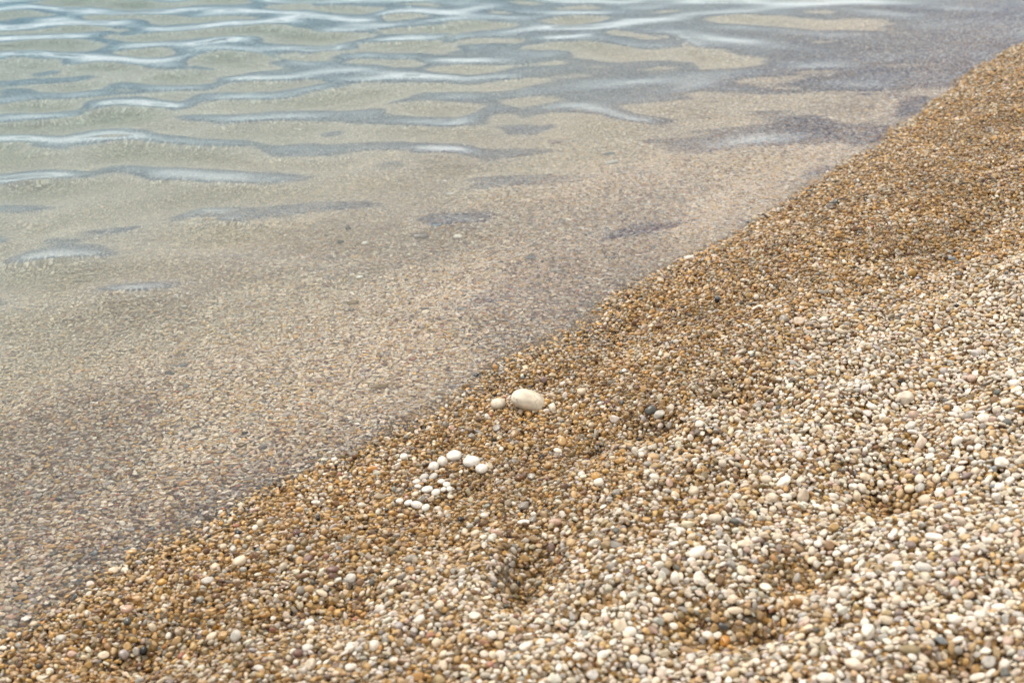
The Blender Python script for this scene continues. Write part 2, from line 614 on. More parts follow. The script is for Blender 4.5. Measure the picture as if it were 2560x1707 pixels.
def wet_and_shade(x, y):
    s, u = shore_s(x, y)
    lim = .58 + .28 * np.clip((u - 2.5) / .7, 0, 1) + .10 * wave_noise(x, y, .45, 8, 31, 1.4, SANG)
    w = 1 / (1 + np.exp((s - lim) / .10))
    for (cx, cy_, ax, ay, dep) in HOLLOWS:  # hollows: wet stones, with some of their shade put into the tone
        w = np.maximum(w, np.clip(dep / .033, 0, 1) * .97 * np.exp(-(((x - cx) / ax) ** 2 + ((y - cy_) / ay) ** 2) ** 1.5))
    return w


def wet_colour(c, w):
    """A film of water deepens and warms a stone's colour."""
    c = np.asarray(c, float)
    w = np.asarray(w, float)[..., None] if np.ndim(c) > 1 else w
    lum = c.mean(-1, keepdims=True)
    wc = np.clip(lum + (c - lum) * 1.19, .012, 1) ** 1.29
    return c * (1 - w) + wc * w


# ------------------------------------------------------------------ stones one can pick out in the photograph
# tile origin -> (x, y, width, height, tilt, colour) in the enlarged tile; scale 3.672 (3.92 for the first)
TILES = [
    ((900, 900, 3.92), 'set', [
        (1650, 400, 345, 178, -29, 'cream'), (1353, 428, 150, 118, 0, 'cream'), (923, 937, 152, 112, 0, 'white'), (1093, 997, 172, 122, -8, 'white'),
        (1191, 1064, 124, 100, -5, 'white'), (808, 998, 100, 118, 0, 'white'), (722, 1043, 106, 97, 10, 'white'), (628, 1148, 98, 72, 15, 'greywhite'),
        (718, 1142, 96, 66, 25, 'greywhite'), (555, 1192, 82, 54, -8, 'white'), (570, 1238, 76, 44, -25, 'white'), (658, 1264, 115, 66, 5, 'white'),
        (795, 1188, 76, 50, 0, 'white'), (850, 1220, 78, 62, 0, 'white'), (877, 1262, 64, 58, 0, 'white'), (816, 1268, 60, 48, 25, 'white'),
        (743, 1295, 94, 70, 25, 'white'), (885, 1337, 62, 44, 0, 'cream'), (388, 1378, 78, 54, 0, 'white'), (473, 1397, 88, 56, 15, 'white'),
        (556, 1416, 120, 76, -12, 'white'), (643, 1445, 88, 68, 35, 'white'), (430, 945, 82, 70, 0, 'white'), (540, 1310, 70, 50, 15, 'cream'),
        (1138, 147, 60, 46, 10, 'black')]),
    ((900, 900, 3.92), '', [
        (805, 1075, 60, 36, 0, 'cream'), (600, 1362, 82, 62, 10, 'grey'), (1985, 235, 62, 44, 0, 'white'), (1345, 672, 82, 66, 0, 'grey'), (1095, 750, 72, 62, 0, 'grey'),
        (833, 640, 58, 84, 0, 'grey'), (893, 660, 66, 54, 0, 'pink'), (1800, 190, 78, 62, 0, 'mauve'), (1560, 1155, 92, 72, 0, 'brown'),
        (1683, 1145, 86, 68, 0, 'grey'), (1845, 1030, 78, 62, 20, 'tan'), (2170, 1118, 72, 62, 0, 'white'), (1940, 890, 90, 56, -20, 'white'),
        (1980, 800, 96, 90, 0, 'tan'), (2310, 1135, 92, 82, 0, 'gold'), (1600, 1430, 112, 82, 0, 'grey'), (1218, 1522, 78, 52, -20, 'white'),
        (1385, 872, 46, 46, 0, 'white'), (1245, 555, 52, 62, 25, 'white'), (1155, 545, 42, 58, 0, 'cream')]),
    ((0, 1280, 3.672), '', [
        (1163, 892, 105, 78, -5, 'pink'), (800, 930, 46, 64, 0, 'white'), (555, 1160, 95, 60, 0, 'greywhite'), (950, 1310, 106, 72, 5, 'cream'),
        (1140, 1298, 100, 86, 0, 'lavender'), (1253, 1272, 64, 106, 0, 'greywhite'), (1318, 1272, 66, 80, 0, 'black'), (1170, 1232, 80, 76, 0, 'tan'),
        (1170, 1000, 66, 66, 20, 'darkgrey'), (1225, 1045, 92, 52, 0, 'olive'), (1485, 640, 96, 60, 0, 'gold'), (1905, 625, 122, 62, 5, 'greywhite'),
        (2200, 450, 132, 84, 20, 'cream'), (1970, 500, 82, 62, 0, 'cream'), (1935, 910, 106, 58, -5, 'tan'), (1980, 768, 86, 62, 0, 'brown'),
        (2165, 1135, 110, 92, 40, 'greywhite'), (2175, 1265, 102, 80, 0, 'olive'), (1945, 1140, 110, 62, 8, 'cream'), (2050, 1125, 82, 76, 0, 'tan'),
        (1635, 1095, 48, 112, 0, 'pale'), (1400, 1055, 62, 86, 30, 'cream'), (1545, 1130, 52, 56, 0, 'white'), (1285, 1395, 96, 42, 5, 'brown'),
        (1665, 1318, 62, 56, 0, 'red'), (2140, 340, 62, 62, 0, 'greywhite'), (890, 908, 88, 32, 0, 'brown'), (978, 692, 30, 32, 0, 'black'),
        (2185, 185, 72, 42, 0, 'black'), (860, 380, 102, 62, 20, 'bluegrey'), (1205, 368, 112, 56, 0, 'tan'), (235, 985, 82, 52, 0, 'white'),
        (110, 970, 92, 56, 5, 'pink'), (195, 790, 130, 62, 5, 'tan'), (340, 535, 112, 52, 15, 'pale'), (1195, 120, 68, 52, 15, 'pale'),
        (478, 320, 92, 46, 0, 'tan'), (725, 410, 96, 58, 20, 'olive'), (2050, 315, 62, 52, 0, 'cream')]),
    ((640, 1280, 3.672), '', [
        (1425, 428, 116, 86, 0, 'grey'), (1415, 520, 82, 58, -20, 'orange'), (1620, 552, 86, 64, 0, 'tan'), (705, 525, 116, 62, -8, 'maroon'),
        (425, 585, 126, 60, 0, 'brown'), (870, 605, 96, 78, 0, 'greywhite'), (955, 640, 82, 66, 0, 'brown'), (370, 190, 76, 66, 0, 'maroon'),
        (845, 232, 76, 62, 0, 'grey'), (318, 328, 76, 66, 0, 'greywhite'), (445, 280, 68, 78, 0, 'olive'), (490, 1015, 96, 66, 22, 'white'),
        (475, 1245, 106, 78, 0, 'greywhite'), (1085, 1218, 94, 90, 0, 'white'), (872, 1422, 112, 78, 0, 'white'), (385, 1295, 86, 72, -25, 'maroon'),
        (500, 1405, 112, 88, 25, 'pale'), (1660, 1200, 86, 86, 25, 'cream'), (1600, 1125, 82, 46, 5, 'red'), (1325, 1190, 62, 116, -10, 'tan'),
        (1410, 1175, 66, 62, 0, 'greywhite'), (2150, 1395, 68, 54, 0, 'red'), (1780, 1020, 62, 60, 0, 'mauve'), (1500, 985, 106, 66, 35, 'white'),
        (1680, 845, 92, 78, 20, 'cream'), (1315, 1040, 78, 72, -20, 'lavender'), (400, 445, 82, 76, 0, 'tan'), (1340, 690, 110, 52, -10, 'brown'),
        (1255, 648, 102, 48, 12, 'pale'), (1335, 585, 96, 48, 8, 'grey'), (1362, 615, 88, 62, 22, 'cream'), (410, 715, 82, 76, -20, 'grey'),
        (485, 700, 100, 62, 0, 'tan'), (605, 740, 112, 52, -25, 'cream'), (910, 985, 62, 46, -20, 'red'), (2095, 32, 68, 46, -20, 'white'),
        (2210, 185, 102, 72, 0, 'pink'), (2015, 195, 88, 62, 0, 'cream'), (1915, 180, 64, 62, 30, 'cream'), (2170, 1125, 88, 78, 0, 'white'),
        (1720, 1300, 82, 66, 0, 'cream'), (860, 1255, 92, 66, -8, 'white'), (945, 1255, 72, 56, 0, 'greywhite'), (750, 1235, 86, 52, 10, 'cream'),
        (1265, 1360, 82, 62, 0, 'white'), (1875, 62, 52, 46, 0, 'black')]),
    ((1280, 1280, 3.672), '', [
        (105, 90, 112, 52, 0, 'white'), (395, 88, 122, 62, -15, 'pink'), (190, 68, 76, 62, 0, 'grey'), (1700, 370, 172, 92, 25, 'white'),
        (2135, 290, 152, 78, 5, 'cream'), (1550, 170, 88, 66, -15, 'white'), (1630, 45, 86, 56, 12, 'grey'), (1865, 55, 122, 76, 0, 'pale'),
        (1970, 68, 50, 72, 0, 'white'), (2035, 80, 76, 56, 0, 'darkgrey'), (955, 168, 62, 54, 0, 'darkgrey'), (355, 320, 78, 88, -30, 'mauve'),
        (905, 495, 86, 72, 15, 'grey'), (1185, 520, 82, 52, 20, 'white'), (1405, 545, 92, 66, 0, 'grey'), (1495, 605, 78, 108, 0, 'white'),
        (2165, 610, 82, 64, 0, 'white'), (2022, 795, 106, 76, 22, 'cream'), (1435, 962, 116, 82, 25, 'cream'), (1545, 942, 72, 72, 0, 'olive'),
        (1590, 965, 62, 88, 0, 'brown'), (1565, 890, 96, 46, -15, 'grey'), (1865, 965, 82, 92, 10, 'tan'), (2050, 900, 150, 66, -5, 'cream'),
        (1090, 1090, 106, 82, 15, 'white'), (1485, 1045, 86, 66, 20, 'white'), (1795, 1130, 96, 78, 0, 'white'), (1883, 1132, 88, 66, 10, 'white'),
        (1955, 1190, 92, 100, -25, 'orange'), (1230, 1090, 76, 58, 0, 'gold'), (1065, 1185, 122, 66, 0, 'cream'), (1640, 1335, 102, 88, 20, 'greywhite'),
        (1120, 1350, 76, 78, 20, 'white'), (835, 1305, 122, 70, 35, 'white'), (120, 1235, 116, 72, 22, 'white'), (260, 1190, 96, 56, 15, 'white'),
        (1205, 1440, 92, 82, 0, 'greywhite'), (740, 1490, 112, 92, 35, 'greywhite'), (630, 1225, 66, 66, 0, 'white'), (2010, 475, 76, 76, 0, 'grey'),
        (545, 280, 86, 66, 0, 'tan'), (275, 750, 66, 56, 0, 'tan'), (140, 690, 50, 86, -20, 'pale'), (640, 680, 46, 42, 0, 'darkgrey'),
        (250, 905, 72, 52, -10, 'mauve'), (1735, 1295, 92, 72, 20, 'pale')]),
    ((1920, 1280, 3.672), '', [
        (700, 335, 82, 72, 0, 'white'), (460, 290, 76, 66, 0, 'white'), (630, 378, 82, 58, 0, 'white'), (370, 275, 82, 54, 0, 'white'),
        (405, 440, 92, 62, 12, 'cream'), (560, 575, 102, 58, 25, 'olive'), (700, 730, 82, 96, 0, 'white'), (740, 445, 82, 62, -25, 'white'),
        (270, 605, 66, 92, -20, 'greywhite'), (565, 310, 92, 82, 0, 'brown'), (1530, 230, 170, 74, -15, 'white'), (1850, 140, 92, 92, 20, 'pale'),
        (1565, 330, 96, 58, 22, 'white'), (1810, 232, 102, 72, 10, 'tan'), (2020, 258, 102, 54, 0, 'white'), (1305, 298, 102, 66, 0, 'mauve'),
        (1430, 510, 150, 88, -20, 'greywhite'), (1190, 490, 102, 78, -10, 'white'), (340, 1020, 122, 64, 0, 'pink'), (445, 1080, 48, 62, 0, 'darkgrey'),
        (510, 1050, 82, 92, -20, 'tan'), (1710, 980, 140, 84, -8, 'white'), (1945, 945, 102, 84, 0, 'white'), (1590, 1175, 126, 58, -20, 'bluegrey'),
        (1300, 1260, 190, 88, -5, 'olive'), (1315, 1085, 78, 78, 0, 'grey'), (2205, 1180, 96, 82, 0, 'pink'), (2030, 1370, 132, 112, 0, 'greywhite'),
        (1925, 1515, 150, 74, -10, 'white'), (2180, 1480, 86, 92, 0, 'darkgrey'), (2045, 1480, 112, 58, 5, 'white'), (1745, 1265, 82, 78, 0, 'grey'),
        (2225, 845, 112, 78, 30, 'cream'), (2250, 640, 88, 82, 0, 'cream'), (530, 1520, 162, 92, 0, 'white'), (820, 1310, 122, 92, 0, 'white'),
        (160, 1270, 78, 84, 0, 'white'), (550, 920, 68, 82, 0, 'cream'), (1190, 805, 112, 76, -22, 'cream'), (605, 765, 122, 72, -5, 'pale'),
        (1220, 1480, 92, 78, 0, 'brown'), (430, 1180, 122, 76, -10, 'cream'), (2175, 1395, 96, 84, 0, 'white')]),
    ((1400, 853, 3.672), '', [
        (830, 630, 116, 82, 10, 'darkgrey'), (910, 670, 112, 66, 5, 'greywhite'), (1015, 610, 78, 76, 0, 'pale'), (197, 463, 80, 64, 0, 'cream'),
        (980, 133, 66, 52, 0, 'cream'), (915, 248, 88, 52, -5, 'olive'), (1720, 370, 66, 66, 0, 'tan'), (1915, 218, 62, 66, -20, 'tan'),
        (1610, 175, 82, 52, -10, 'tan'), (1808, 600, 82, 62, 0, 'grey'), (1280, 757, 82, 62, 0, 'white'), (1435, 918, 82, 52, 8, 'white'),
        (1000, 775, 62, 62, 0, 'grey'), (690, 1010, 62, 96, 15, 'white'), (750, 1043, 62, 62, 0, 'white'), (860, 1062, 106, 62, 0, 'tan'),
        (555, 1095, 102, 62, 8, 'gold'), (1490, 1120, 72, 78, 0, 'pale'), (330, 1230, 92, 68, 0, 'gold'), (195, 1222, 66, 58, 0, 'white'),
        (355, 1290, 92, 78, 0, 'white'), (870, 1245, 102, 62, -30, 'white'), (1005, 1305, 72, 78, 0, 'pink'), (1230, 1375, 96, 76, 35, 'cream'),
        (2195, 1045, 78, 78, 0, 'white'), (1895, 1268, 102, 72, -10, 'cream'), (2300, 280, 88, 58, 15, 'tan'), (30, 930, 68, 72, 0, 'tan'),
        (110, 1045, 62, 88, 0, 'olive'), (515, 1390, 96, 62, 0, 'grey'), (805, 1130, 82, 58, 0, 'grey'), (1675, 650, 78, 66, 0, 'pink')]),
    ((1920, 853, 3.672), '', [
        (1265, 525, 152, 112, 20, 'pale'), (1310, 770, 116, 62, 28, 'greywhite'), (1620, 272, 72, 66, -20, 'lavender'), (1530, 362, 96, 54, -15, 'grey'),
        (1870, 340, 78, 66, 0, 'pink'), (1055, 700, 66, 82, -10, 'white'), (2185, 560, 102, 66, 0, 'cream'), (1825, 690, 88, 76, 20, 'grey'),
        (1980, 705, 112, 72, 0, 'white'), (2055, 712, 82, 62, 15, 'pink'), (2195, 740, 78, 62, 0, 'darkgrey'), (2145, 1112, 126, 102, 0, 'white'),
        (2070, 1175, 68, 66, 0, 'bluegrey'), (1390, 1262, 90, 82, 10, 'white'), (1545, 1260, 78, 72, 0, 'cream'), (1705, 1245, 96, 82, 0, 'tan'),
        (1445, 1465, 112, 112, 0, 'cream'), (1575, 1390, 102, 78, 10, 'white'), (1300, 1350, 92, 72, -10, 'cream'), (1395, 1345, 92, 82, 0, 'greywhite'),
        (1188, 1350, 82, 66, 0, 'pink'), (855, 1345, 88, 82, 0, 'white'), (1035, 1310, 62, 72, 0, 'white'), (1080, 1447, 62, 78, 0, 'white'),
        (815, 1430, 66, 106, 20, 'cream'), (795, 1002, 112, 48, 8, 'pale'), (1735, 912, 116, 76, 10, 'white'), (1840, 940, 102, 58, 12, 'brown'),
        (285, 1045, 82, 78, 0, 'pale'), (890, 1245, 106, 66, 0, 'cream'), (1900, 105, 72, 66, 0, 'lavender'), (2260, 390, 88, 78, 0, 'white'),
        (2100, 468, 62, 54, 0, 'darkgrey'), (1900, 1190, 82, 62, 25, 'cream'), (2120, 1335, 88, 78, 0, 'white'), (2025, 1265, 92, 48, 40, 'white'),
        (1990, 1050, 72, 78, 0, 'tan'), (1385, 1100, 112, 58, 15, 'cream'), (1485, 1060, 96, 66, 10, 'white'), (605, 1420, 96, 54, -5, 'white'),
        (170, 1425, 92, 62, -10, 'white'), (30, 1440, 112, 92, 30, 'cream'), (1855, 610, 78, 66, 0, 'cream'), (2080, 545, 78, 72, 0, 'brown'),
        (1755, 1175, 112, 54, 0, 'white')]),
    ((1500, 427, 3.672), '', [
        (1690, 1360, 96, 76, 0, 'grey'), (2047, 1370, 82, 62, 0, 'white'), (985, 1500, 88, 56, -25, 'olive'), (545, 1425, 72, 52, 0, 'brown'),
        (325, 1390, 78, 52, 15, 'brown'), (1435, 1160, 46, 52, 0, 'white'), (1920, 1150, 68, 56, 0, 'tan'), (2035, 1115, 88, 44, -15, 'grey'),
        (2195, 1105, 72, 62, 0, 'pale'), (1890, 1225, 122, 48, -3, 'tan'), (1080, 1185, 56, 52, 0, 'black'), (810, 800, 78, 44, 10, 'white'),
        (1840, 487, 78, 28, 0, 'pale'), (2330, 530, 68, 58, 0, 'brown'), (1385, 1030, 62, 46, 0, 'olive'), (1445, 1275, 78, 60, 25, 'brown'),
        (25, 1440, 72, 48, 0, 'brown'), (555, 1005, 62, 44, 0, 'cream'), (2165, 290, 58, 62, -30, 'darkgrey'), (2105, 320, 76, 44, 0, 'grey')]),
    ((800, 427, 3.672), '', [
        (930, 600, 172, 78, 15, 'grey'), (410, 662, 72, 48, 20, 'white'), (1270, 605, 84, 54, -10, 'white'), (255, 535, 48, 56, 0, 'darkgrey'),
        (190, 650, 62, 48, 0, 'darkgrey'), (1930, 800, 112, 48, 0, 'bluegrey'), (2170, 920, 130, 54, 10, 'grey'), (1095, 515, 96, 32, 0, 'bluegrey'),
        (1310, 1285, 92, 38, 5, 'bluegrey'), (300, 1215, 116, 62, 15, 'olive'), (290, 1275, 68, 42, 0, 'grey'), (825, 1215, 32, 28, 0, 'black'),
        (1215, 215, 68, 34, 0, 'white'), (90, 795, 72, 52, 0, 'grey'), (360, 980, 72, 46, 0, 'white'), (1148, 92, 38, 32, 0, 'white')]),
    ((1280, 0, 3.672), '', [(920, 1490, 146, 66, 8, 'greywhite'), (890, 1412, 122, 42, 0, 'bluegrey'), (400, 1312, 122, 52, 0, 'mauve')]),
    ((400, 900, 3.672), '', [
        (210, 55, 92, 52, 10, 'bluegrey'), (2020, 255, 172, 62, 12, 'olive'), (90, 125, 92, 52, -20, 'darkgrey'), (780, 670, 62, 38, 0, 'black'),
        (410, 1080, 78, 40, 15, 'white'), (1600, 915, 58, 44, 0, 'white'), (30, 590, 72, 42, 10, 'tan'), (740, 785, 86, 48, 20, 'olive'),
        (1455, 1205, 78, 62, 20, 'olive'), (1605, 1315, 78, 58, 0, 'brown'), (1430, 1305, 86, 44, -8, 'white'), (1790, 882, 58, 54, 25, 'brown'),
        (1745, 925, 62, 42, 35, 'brown'), (920, 1495, 62, 66, 0, 'cream'), (560, 1500, 48, 48, 0, 'gold')]),
]

STONES = []
for (x0, y0, sc_), kind, rows in TILES:
    for (zx, zy, w, h, ang, c) in rows:
        px, py = x0 + zx / sc_, y0 + zy / sc_
        if any(abs(px - q['px']) < .35 * (w / sc_ + q['w']) and abs(py - q['py']) < .35 * (h / sc_ + q['h']) for q in STONES) and kind != 'set':
            continue
        STONES.append(dict(px=px, py=py, w=w / sc_, h=h / sc_, ang=ang, col=c, set=(kind == 'set')))

VIEW = lambda p: (np.array([0, 0, CAM_H]) - p) / np.linalg.norm(np.array([0, 0, CAM_H]) - p)


def surf_normal(x, y, e=.02):
    gx = (height(np.array([x + e]), np.array([y]))[0] - height(np.array([x - e]), np.array([y]))[0]) / (2 * e)
    gy = (height(np.array([x]), np.array([y + e]))[0] - height(np.array([x]), np.array([y - e]))[0]) / (2 * e)
    n_ = np.array([-gx, -gy, 1.0])
    return n_ / np.linalg.norm(n_)


srng = np.random.default_rng(99)
BIG = stone_mesh('large_stone_shape', 9, sub=4, e=.94, facets=0, lump=.07, mat=M_PEBBLE)
for k, S in enumerate(STONES):
    p, under = at(S['px'], S['py'])
    _, _, depth = to_pixel(*p)
    a = S['w'] * depth / FPX / 2
    hh = S['h'] * depth / FPX / 2 * (1.18 if k == 0 else 1.0 if S['set'] else 1.06)
    a *= (1.0 if k == 0 or S['set'] else 1.03)
    n_ = surf_normal(p[0], p[1])
    v = VIEW(p)
    st = float(np.clip(n_ @ v, .12, 1))
    ct = math.sqrt(1 - st * st)
    kf = .62 if not S['set'] else .50
    b_ = hh / math.sqrt(st * st + kf * kf * ct * ct)
    if b_ > 1.35 * a:
        b_ = 1.35 * a
    c_ = kf * b_
    ap = math.sqrt((b_ * st) ** 2 + (c_ * ct) ** 2)
    if ap < hh * .97:
        c_ = min(b_ * 1.1, math.sqrt(max(1e-9, hh * hh - (b_ * st) ** 2)) / ct)
    X = np.array([1.0, 0, 0])
    X = X - n_ * (X @ n_); X /= np.linalg.norm(X)
    Y = np.cross(n_, X)
    R = Matrix((X, Y, n_)).transposed()
    R = Matrix.Rotation(math.radians(S['ang']), 3, Vector(v)) @ R
    lift = (.45 if S['set'] else .30) * c_
    pos = p + n_ * lift - np.array([0, 0, 0])
    # keep the seen centre where it is: slide back along the line of sight
    if not under:
        pos = p + v * (lift / max(st, .3))
    S.update(p=pos, a=a, b=b_, c=c_, R=R, under=under, depth=depth)

# labels ----------------------------------------------------------------------------------------
# a few stones anyone can find; the others are told apart by look and by where they lie from these
CLUSTER = [
    'large smooth cream oval stone, the biggest on the beach',
    'round cream pebble just left of the large cream oval stone',
    'white disc pebble at the top of the white pebble arch',
    'widest white pebble, right half of the white pebble arch',
    'white round pebble at the lower right end of the white pebble arch',
    'upright white oval pebble in the left half of the white pebble arch',
    'white round pebble at the lower left end of the white pebble arch',
    'veined grey-white pebble below the left end of the white arch',
    'tilted grey-white pebble right of its twin below the white arch',
    'small triangular white pebble at the top left of the small white group',
    'narrow white pebble slanting under the triangular white pebble',
    'largest flat white oval pebble of the middle small white group',
    'small white oval pebble at the top of the little white zigzag',
    'white pebble second from the top of the little white zigzag',
    'white pebble at the right corner of the little white zigzag',
    'smallest white pebble in the bend of the little white zigzag',
    'slanting white oval pebble at the lower end of the white zigzag',
    'small cream pebble just below the little white zigzag',
    'white oval pebble at the left end of the lowest white row',
    'second white pebble from the left in the lowest white row',
    'largest white oval pebble in the lowest white row',
    'slanting white pebble at the right end of the lowest white row',
    'lone round white pebble left of the white pebble arch',
    'small cream pebble between the middle white group and lowest white row',
    'black pebble at the edge of the water above the large stone',
]
ANCHORS = [((1321, 1002), 'the large cream stone'), ((1140, 1160), 'the white pebble arch'), ((1040, 1260), 'the lowest white row'),
           ((1190, 937), 'the black waterline pebble'), ((359, 1626), 'the black pebble at lower left'), ((317, 1523), 'the pink flat pebble'),
           ((1028, 1397), 'the big round grey pebble'), ((832, 1423), 'the maroon oval pebble'), ((935, 1612), 'the round white disc'),
           ((1743, 1381), 'the long white oval stone'), ((1812, 1604), 'the orange wedge pebble'), ((1626, 1025), 'the dark grey pebble pair'),
           ((2264, 996), 'the big beige flat stone'), ((2313, 1252), 'the round cream disc'), ((2504, 1156), 'the big white round stone at right'),
           ((2353, 1600), 'the blue-grey pebble at lower right'), ((2274, 1623), 'the large olive stone at lower right'), ((1960, 797), 'the grey pebble high on the slope'),
           ((2057, 800), 'the white pebble high on the slope'), ((1053, 590), 'the grey stone under water'), ((1530, 405), 'the flat grey-white stone under water'),
           ((950, 969), 'the olive stone under water'), ((882, 758), 'the olive oval under water'), ((234, 1383), 'the blue-grey stone under water'),
           ((2110, 1479), 'the upright white pebble'), ((1376, 1367), 'the wedge of mauve stone'), ((1481, 1187), 'the golden pebble'), ((1794, 750), 'the jet black pebble on the slope')]


def rel(dx, dy):
    a_ = math.degrees(math.atan2(-dy, dx)) % 360
    return ['right of', 'above right of', 'above', 'above left of', 'left of', 'below left of', 'below', 'below right of'][int(((a_ + 22.5) % 360) // 45)]


def shape_word(S):
    q = S['w'] / S['h']
    return 'long' if q > 1.9 else 'oval' if q > 1.28 else 'upright' if q < .85 else 'round'


iset = 0
for S in STONES:
    S['zone'] = 'under water' if S['under'] else ('on wet gravel' if wet_and_shade(S['p'][0], S['p'][1]) > .5 else 'on dry gravel')
    S['wetv'] = 1.0 if S['under'] else float(wet_and_shade(S['p'][0], S['p'][1]))
    if S['set']:
        S['label'] = CLUSTER[iset]
        iset += 1
        continue
    ds = sorted(ANCHORS, key=lambda A_: math.hypot(A_[0][0] - S['px'], (A_[0][1] - S['py']) * 1.3))
    A_ = ds[0] if math.hypot(ds[0][0][0] - S['px'], ds[0][0][1] - S['py']) > 14 else None
    size = 'large ' if S['w'] > 33 else 'small ' if S['w'] < 17 else ''
    if A_ is None:
        S['label'] = f"{size}{WORD[S['col']]} {shape_word(S)} pebble {S['zone']}, near {ds[1][1]}"
    else:
        S['label'] = f"{size}{WORD[S['col']]} {shape_word(S)} pebble {S['zone']}, {rel(S['px'] - A_[0][0], S['py'] - A_[0][1])} {A_[1]}"
dup = {}
for S in STONES:
    dup.setdefault(S['label'], []).append(S)
for lab, L in dup.items():
    if len(L) > 1:
        L.sort(key=lambda S: S['px'])
        names = {2: ['left', 'right'], 3: ['left', 'middle', 'right'], 4: ['leftmost', 'second', 'third', 'rightmost']}.get(len(L))
        for i, S in enumerate(L):
            S['label'] = ((names[i] + ' ') if names else f'number {i + 1} from the left, ') + S['label']
for S in STONES:
    for cut in (' ' + S['zone'], 'large ', 'small ', ' stone'):
        if len(S['label'].replace(',', '').split()) > 16:
            S['label'] = S['label'].replace(cut, '', 1)

for k, S in enumerate(STONES):
    me = BIG if k == 0 else DISC[k % 4] if S['set'] else protos_s[SMOOTH[k % len(SMOOTH)] if (S['set'] or S['col'] in ('white', 'cream')) else k % NPROTO]
    o = bpy.data.objects.new('large_stone' if k == 0 else 'pebble', me)
    C.objects.link(o)
    M4 = S['R'].to_4x4()
    flip = Matrix.Rotation(srng.choice([0, math.pi]), 3, 'Z').to_4x4()
    o.matrix_world = Matrix.Translation(Vector(S['p'])) @ M4 @ Matrix.Diagonal((S['a'], S['b'], S['c'], 1)) @ flip
    wv = S['wetv']
    base = np.array(COL[S['col']]) * srng.uniform(.92, 1.08)
    if S['set'] and S['col'] == 'white':
        base = np.array((.70, .665, .60)); wv = 0.0
    elif k in (0, 1):
        base = np.array((.62, .545, .43)); wv = 0.0
    elif S['set'] and S['col'] != 'black':
        wv = .1
    if S['col'] in ('white', 'cream', 'greywhite', 'pale'):
        wv = min(wv, .35)
    col_ = wet_colour(base[None], np.array([wv]))[0]
    o.color = (*np.clip(col_, .01, .9), wv)
    o['label'] = S['label']
    o['category'] = 'stone' if k == 0 else 'pebble'
    if k:
        o['group'] = ('white pebbles laid out in a pattern' if S['set'] and S['col'] in ('white', 'cream', 'greywhite') else
                      'larger stones lying under the water' if S['under'] else 'larger pebbles lying on the gravel beach')

# ------------------------------------------------------------------ the countless pebbles of the beach and the sea bed
GX0, GX1, GY0, GY1, CELL = -3.3, 3.5, .75, 8.4, .0016
gnx, gny = int((GX1 - GX0) / CELL) + 1, int((GY1 - GY0) / CELL) + 1
occ = np.zeros((gny, gnx), bool)
# only what the view (and a step aside) can show
cxs, cys = np.meshgrid(np.arange(GX0, GX1, .04), np.arange(GY0, GY1, .04))
cz = height(cxs, cys)
fx, fy, fd = to_pixel(cxs, cys, np.maximum(cz, -.0))
fx2, fy2, _ = to_pixel(cxs, cys, cz * .72)
mg = .42 * FPX / np.clip(fd, .5, 99)
seen = (fx > -mg) & (fx < PW + mg) & (np.minimum(fy, fy2) < PH + 260) & (np.maximum(fy, fy2) > -45) & (fd > .6)


def in_view(x, y):
    i = np.clip(((y - GY0) / .04).astype(int), 0, seen.shape[0] - 1)
    j = np.clip(((x - GX0) / .04).astype(int), 0, seen.shape[1] - 1)
    return seen[i, j]


for S in STONES:
    i, j = int((S['p'][1] - GY0) / CELL), int((S['p'][0] - GX0) / CELL)
    rx, ry = int(S['a'] * .80 / CELL), int(S['b'] * .80 / CELL)
    yy, xx = np.mgrid[-ry:ry + 1, -rx:rx + 1]
    m = (xx / max(rx, 1)) ** 2 + (yy / max(ry, 1)) ** 2 <= 1
    if 0 < i - ry and i + ry + 1 < gny and 0 < j - rx and j + rx + 1 < gnx:
        occ[i - ry:i + ry + 1, j - rx:j + rx + 1] |= m

area = (GX1 - GX0) * (GY1 - GY0)
TIERS = [(.0080, .0105, 16, .88), (.0056, .0080, 330, .84), (.0041, .0057, 5200, .80), (.0030, .0042, 15000, .78), (.0020, .0030, 19000, .80)]
px_, py_, pr_ = [], [], []
for ti, (r0, r1, dens, tight) in enumerate(TIERS):
    n_ = int(area * dens)
    x = rng.uniform(GX0 + .03, GX1 - .03, n_)
    y = rng.uniform(GY0 + .03, GY1 - .03, n_)
    k = in_view(x, y)
    x, y = x[k], y[k]
    r = r0 + (r1 - r0) * rng.random(len(x)) ** 1.4
    r = r * (1 - .34 * np.clip((-shore_s(x, y)[0] - .25) / 1.4, 0, 1))       # finer stones in deeper water
    r = r * (.95 + .17 * np.clip((shore_s(x, y)[0] - .45) / .6, 0, 1))                # coarser up the beach
    # tiny fill is not worth building far off
    if ti == 4:
        k = y < 5.2
        x, y, r = x[k], y[k], r[k]
    I = ((y - GY0) / CELL).astype(int).tolist()
    J = ((x - GX0) / CELL).astype(int).tolist()
    Rc = np.maximum(1, np.round(r * tight * .89 / CELL)).astype(int).tolist()
    keep = []
    for q in range(len(I)):
        i, j, c_ = I[q], J[q], Rc[q]
        blk = occ[i - c_:i + c_ + 1, j - c_:j + c_ + 1]
        if not blk.any():
            blk[...] = True
            keep.append(q)
    keep = np.array(keep, int)
    px_.append(x[keep]); py_.append(y[keep]); pr_.append(r[keep])
del occ
top_n = sum(len(v) for v in px_)
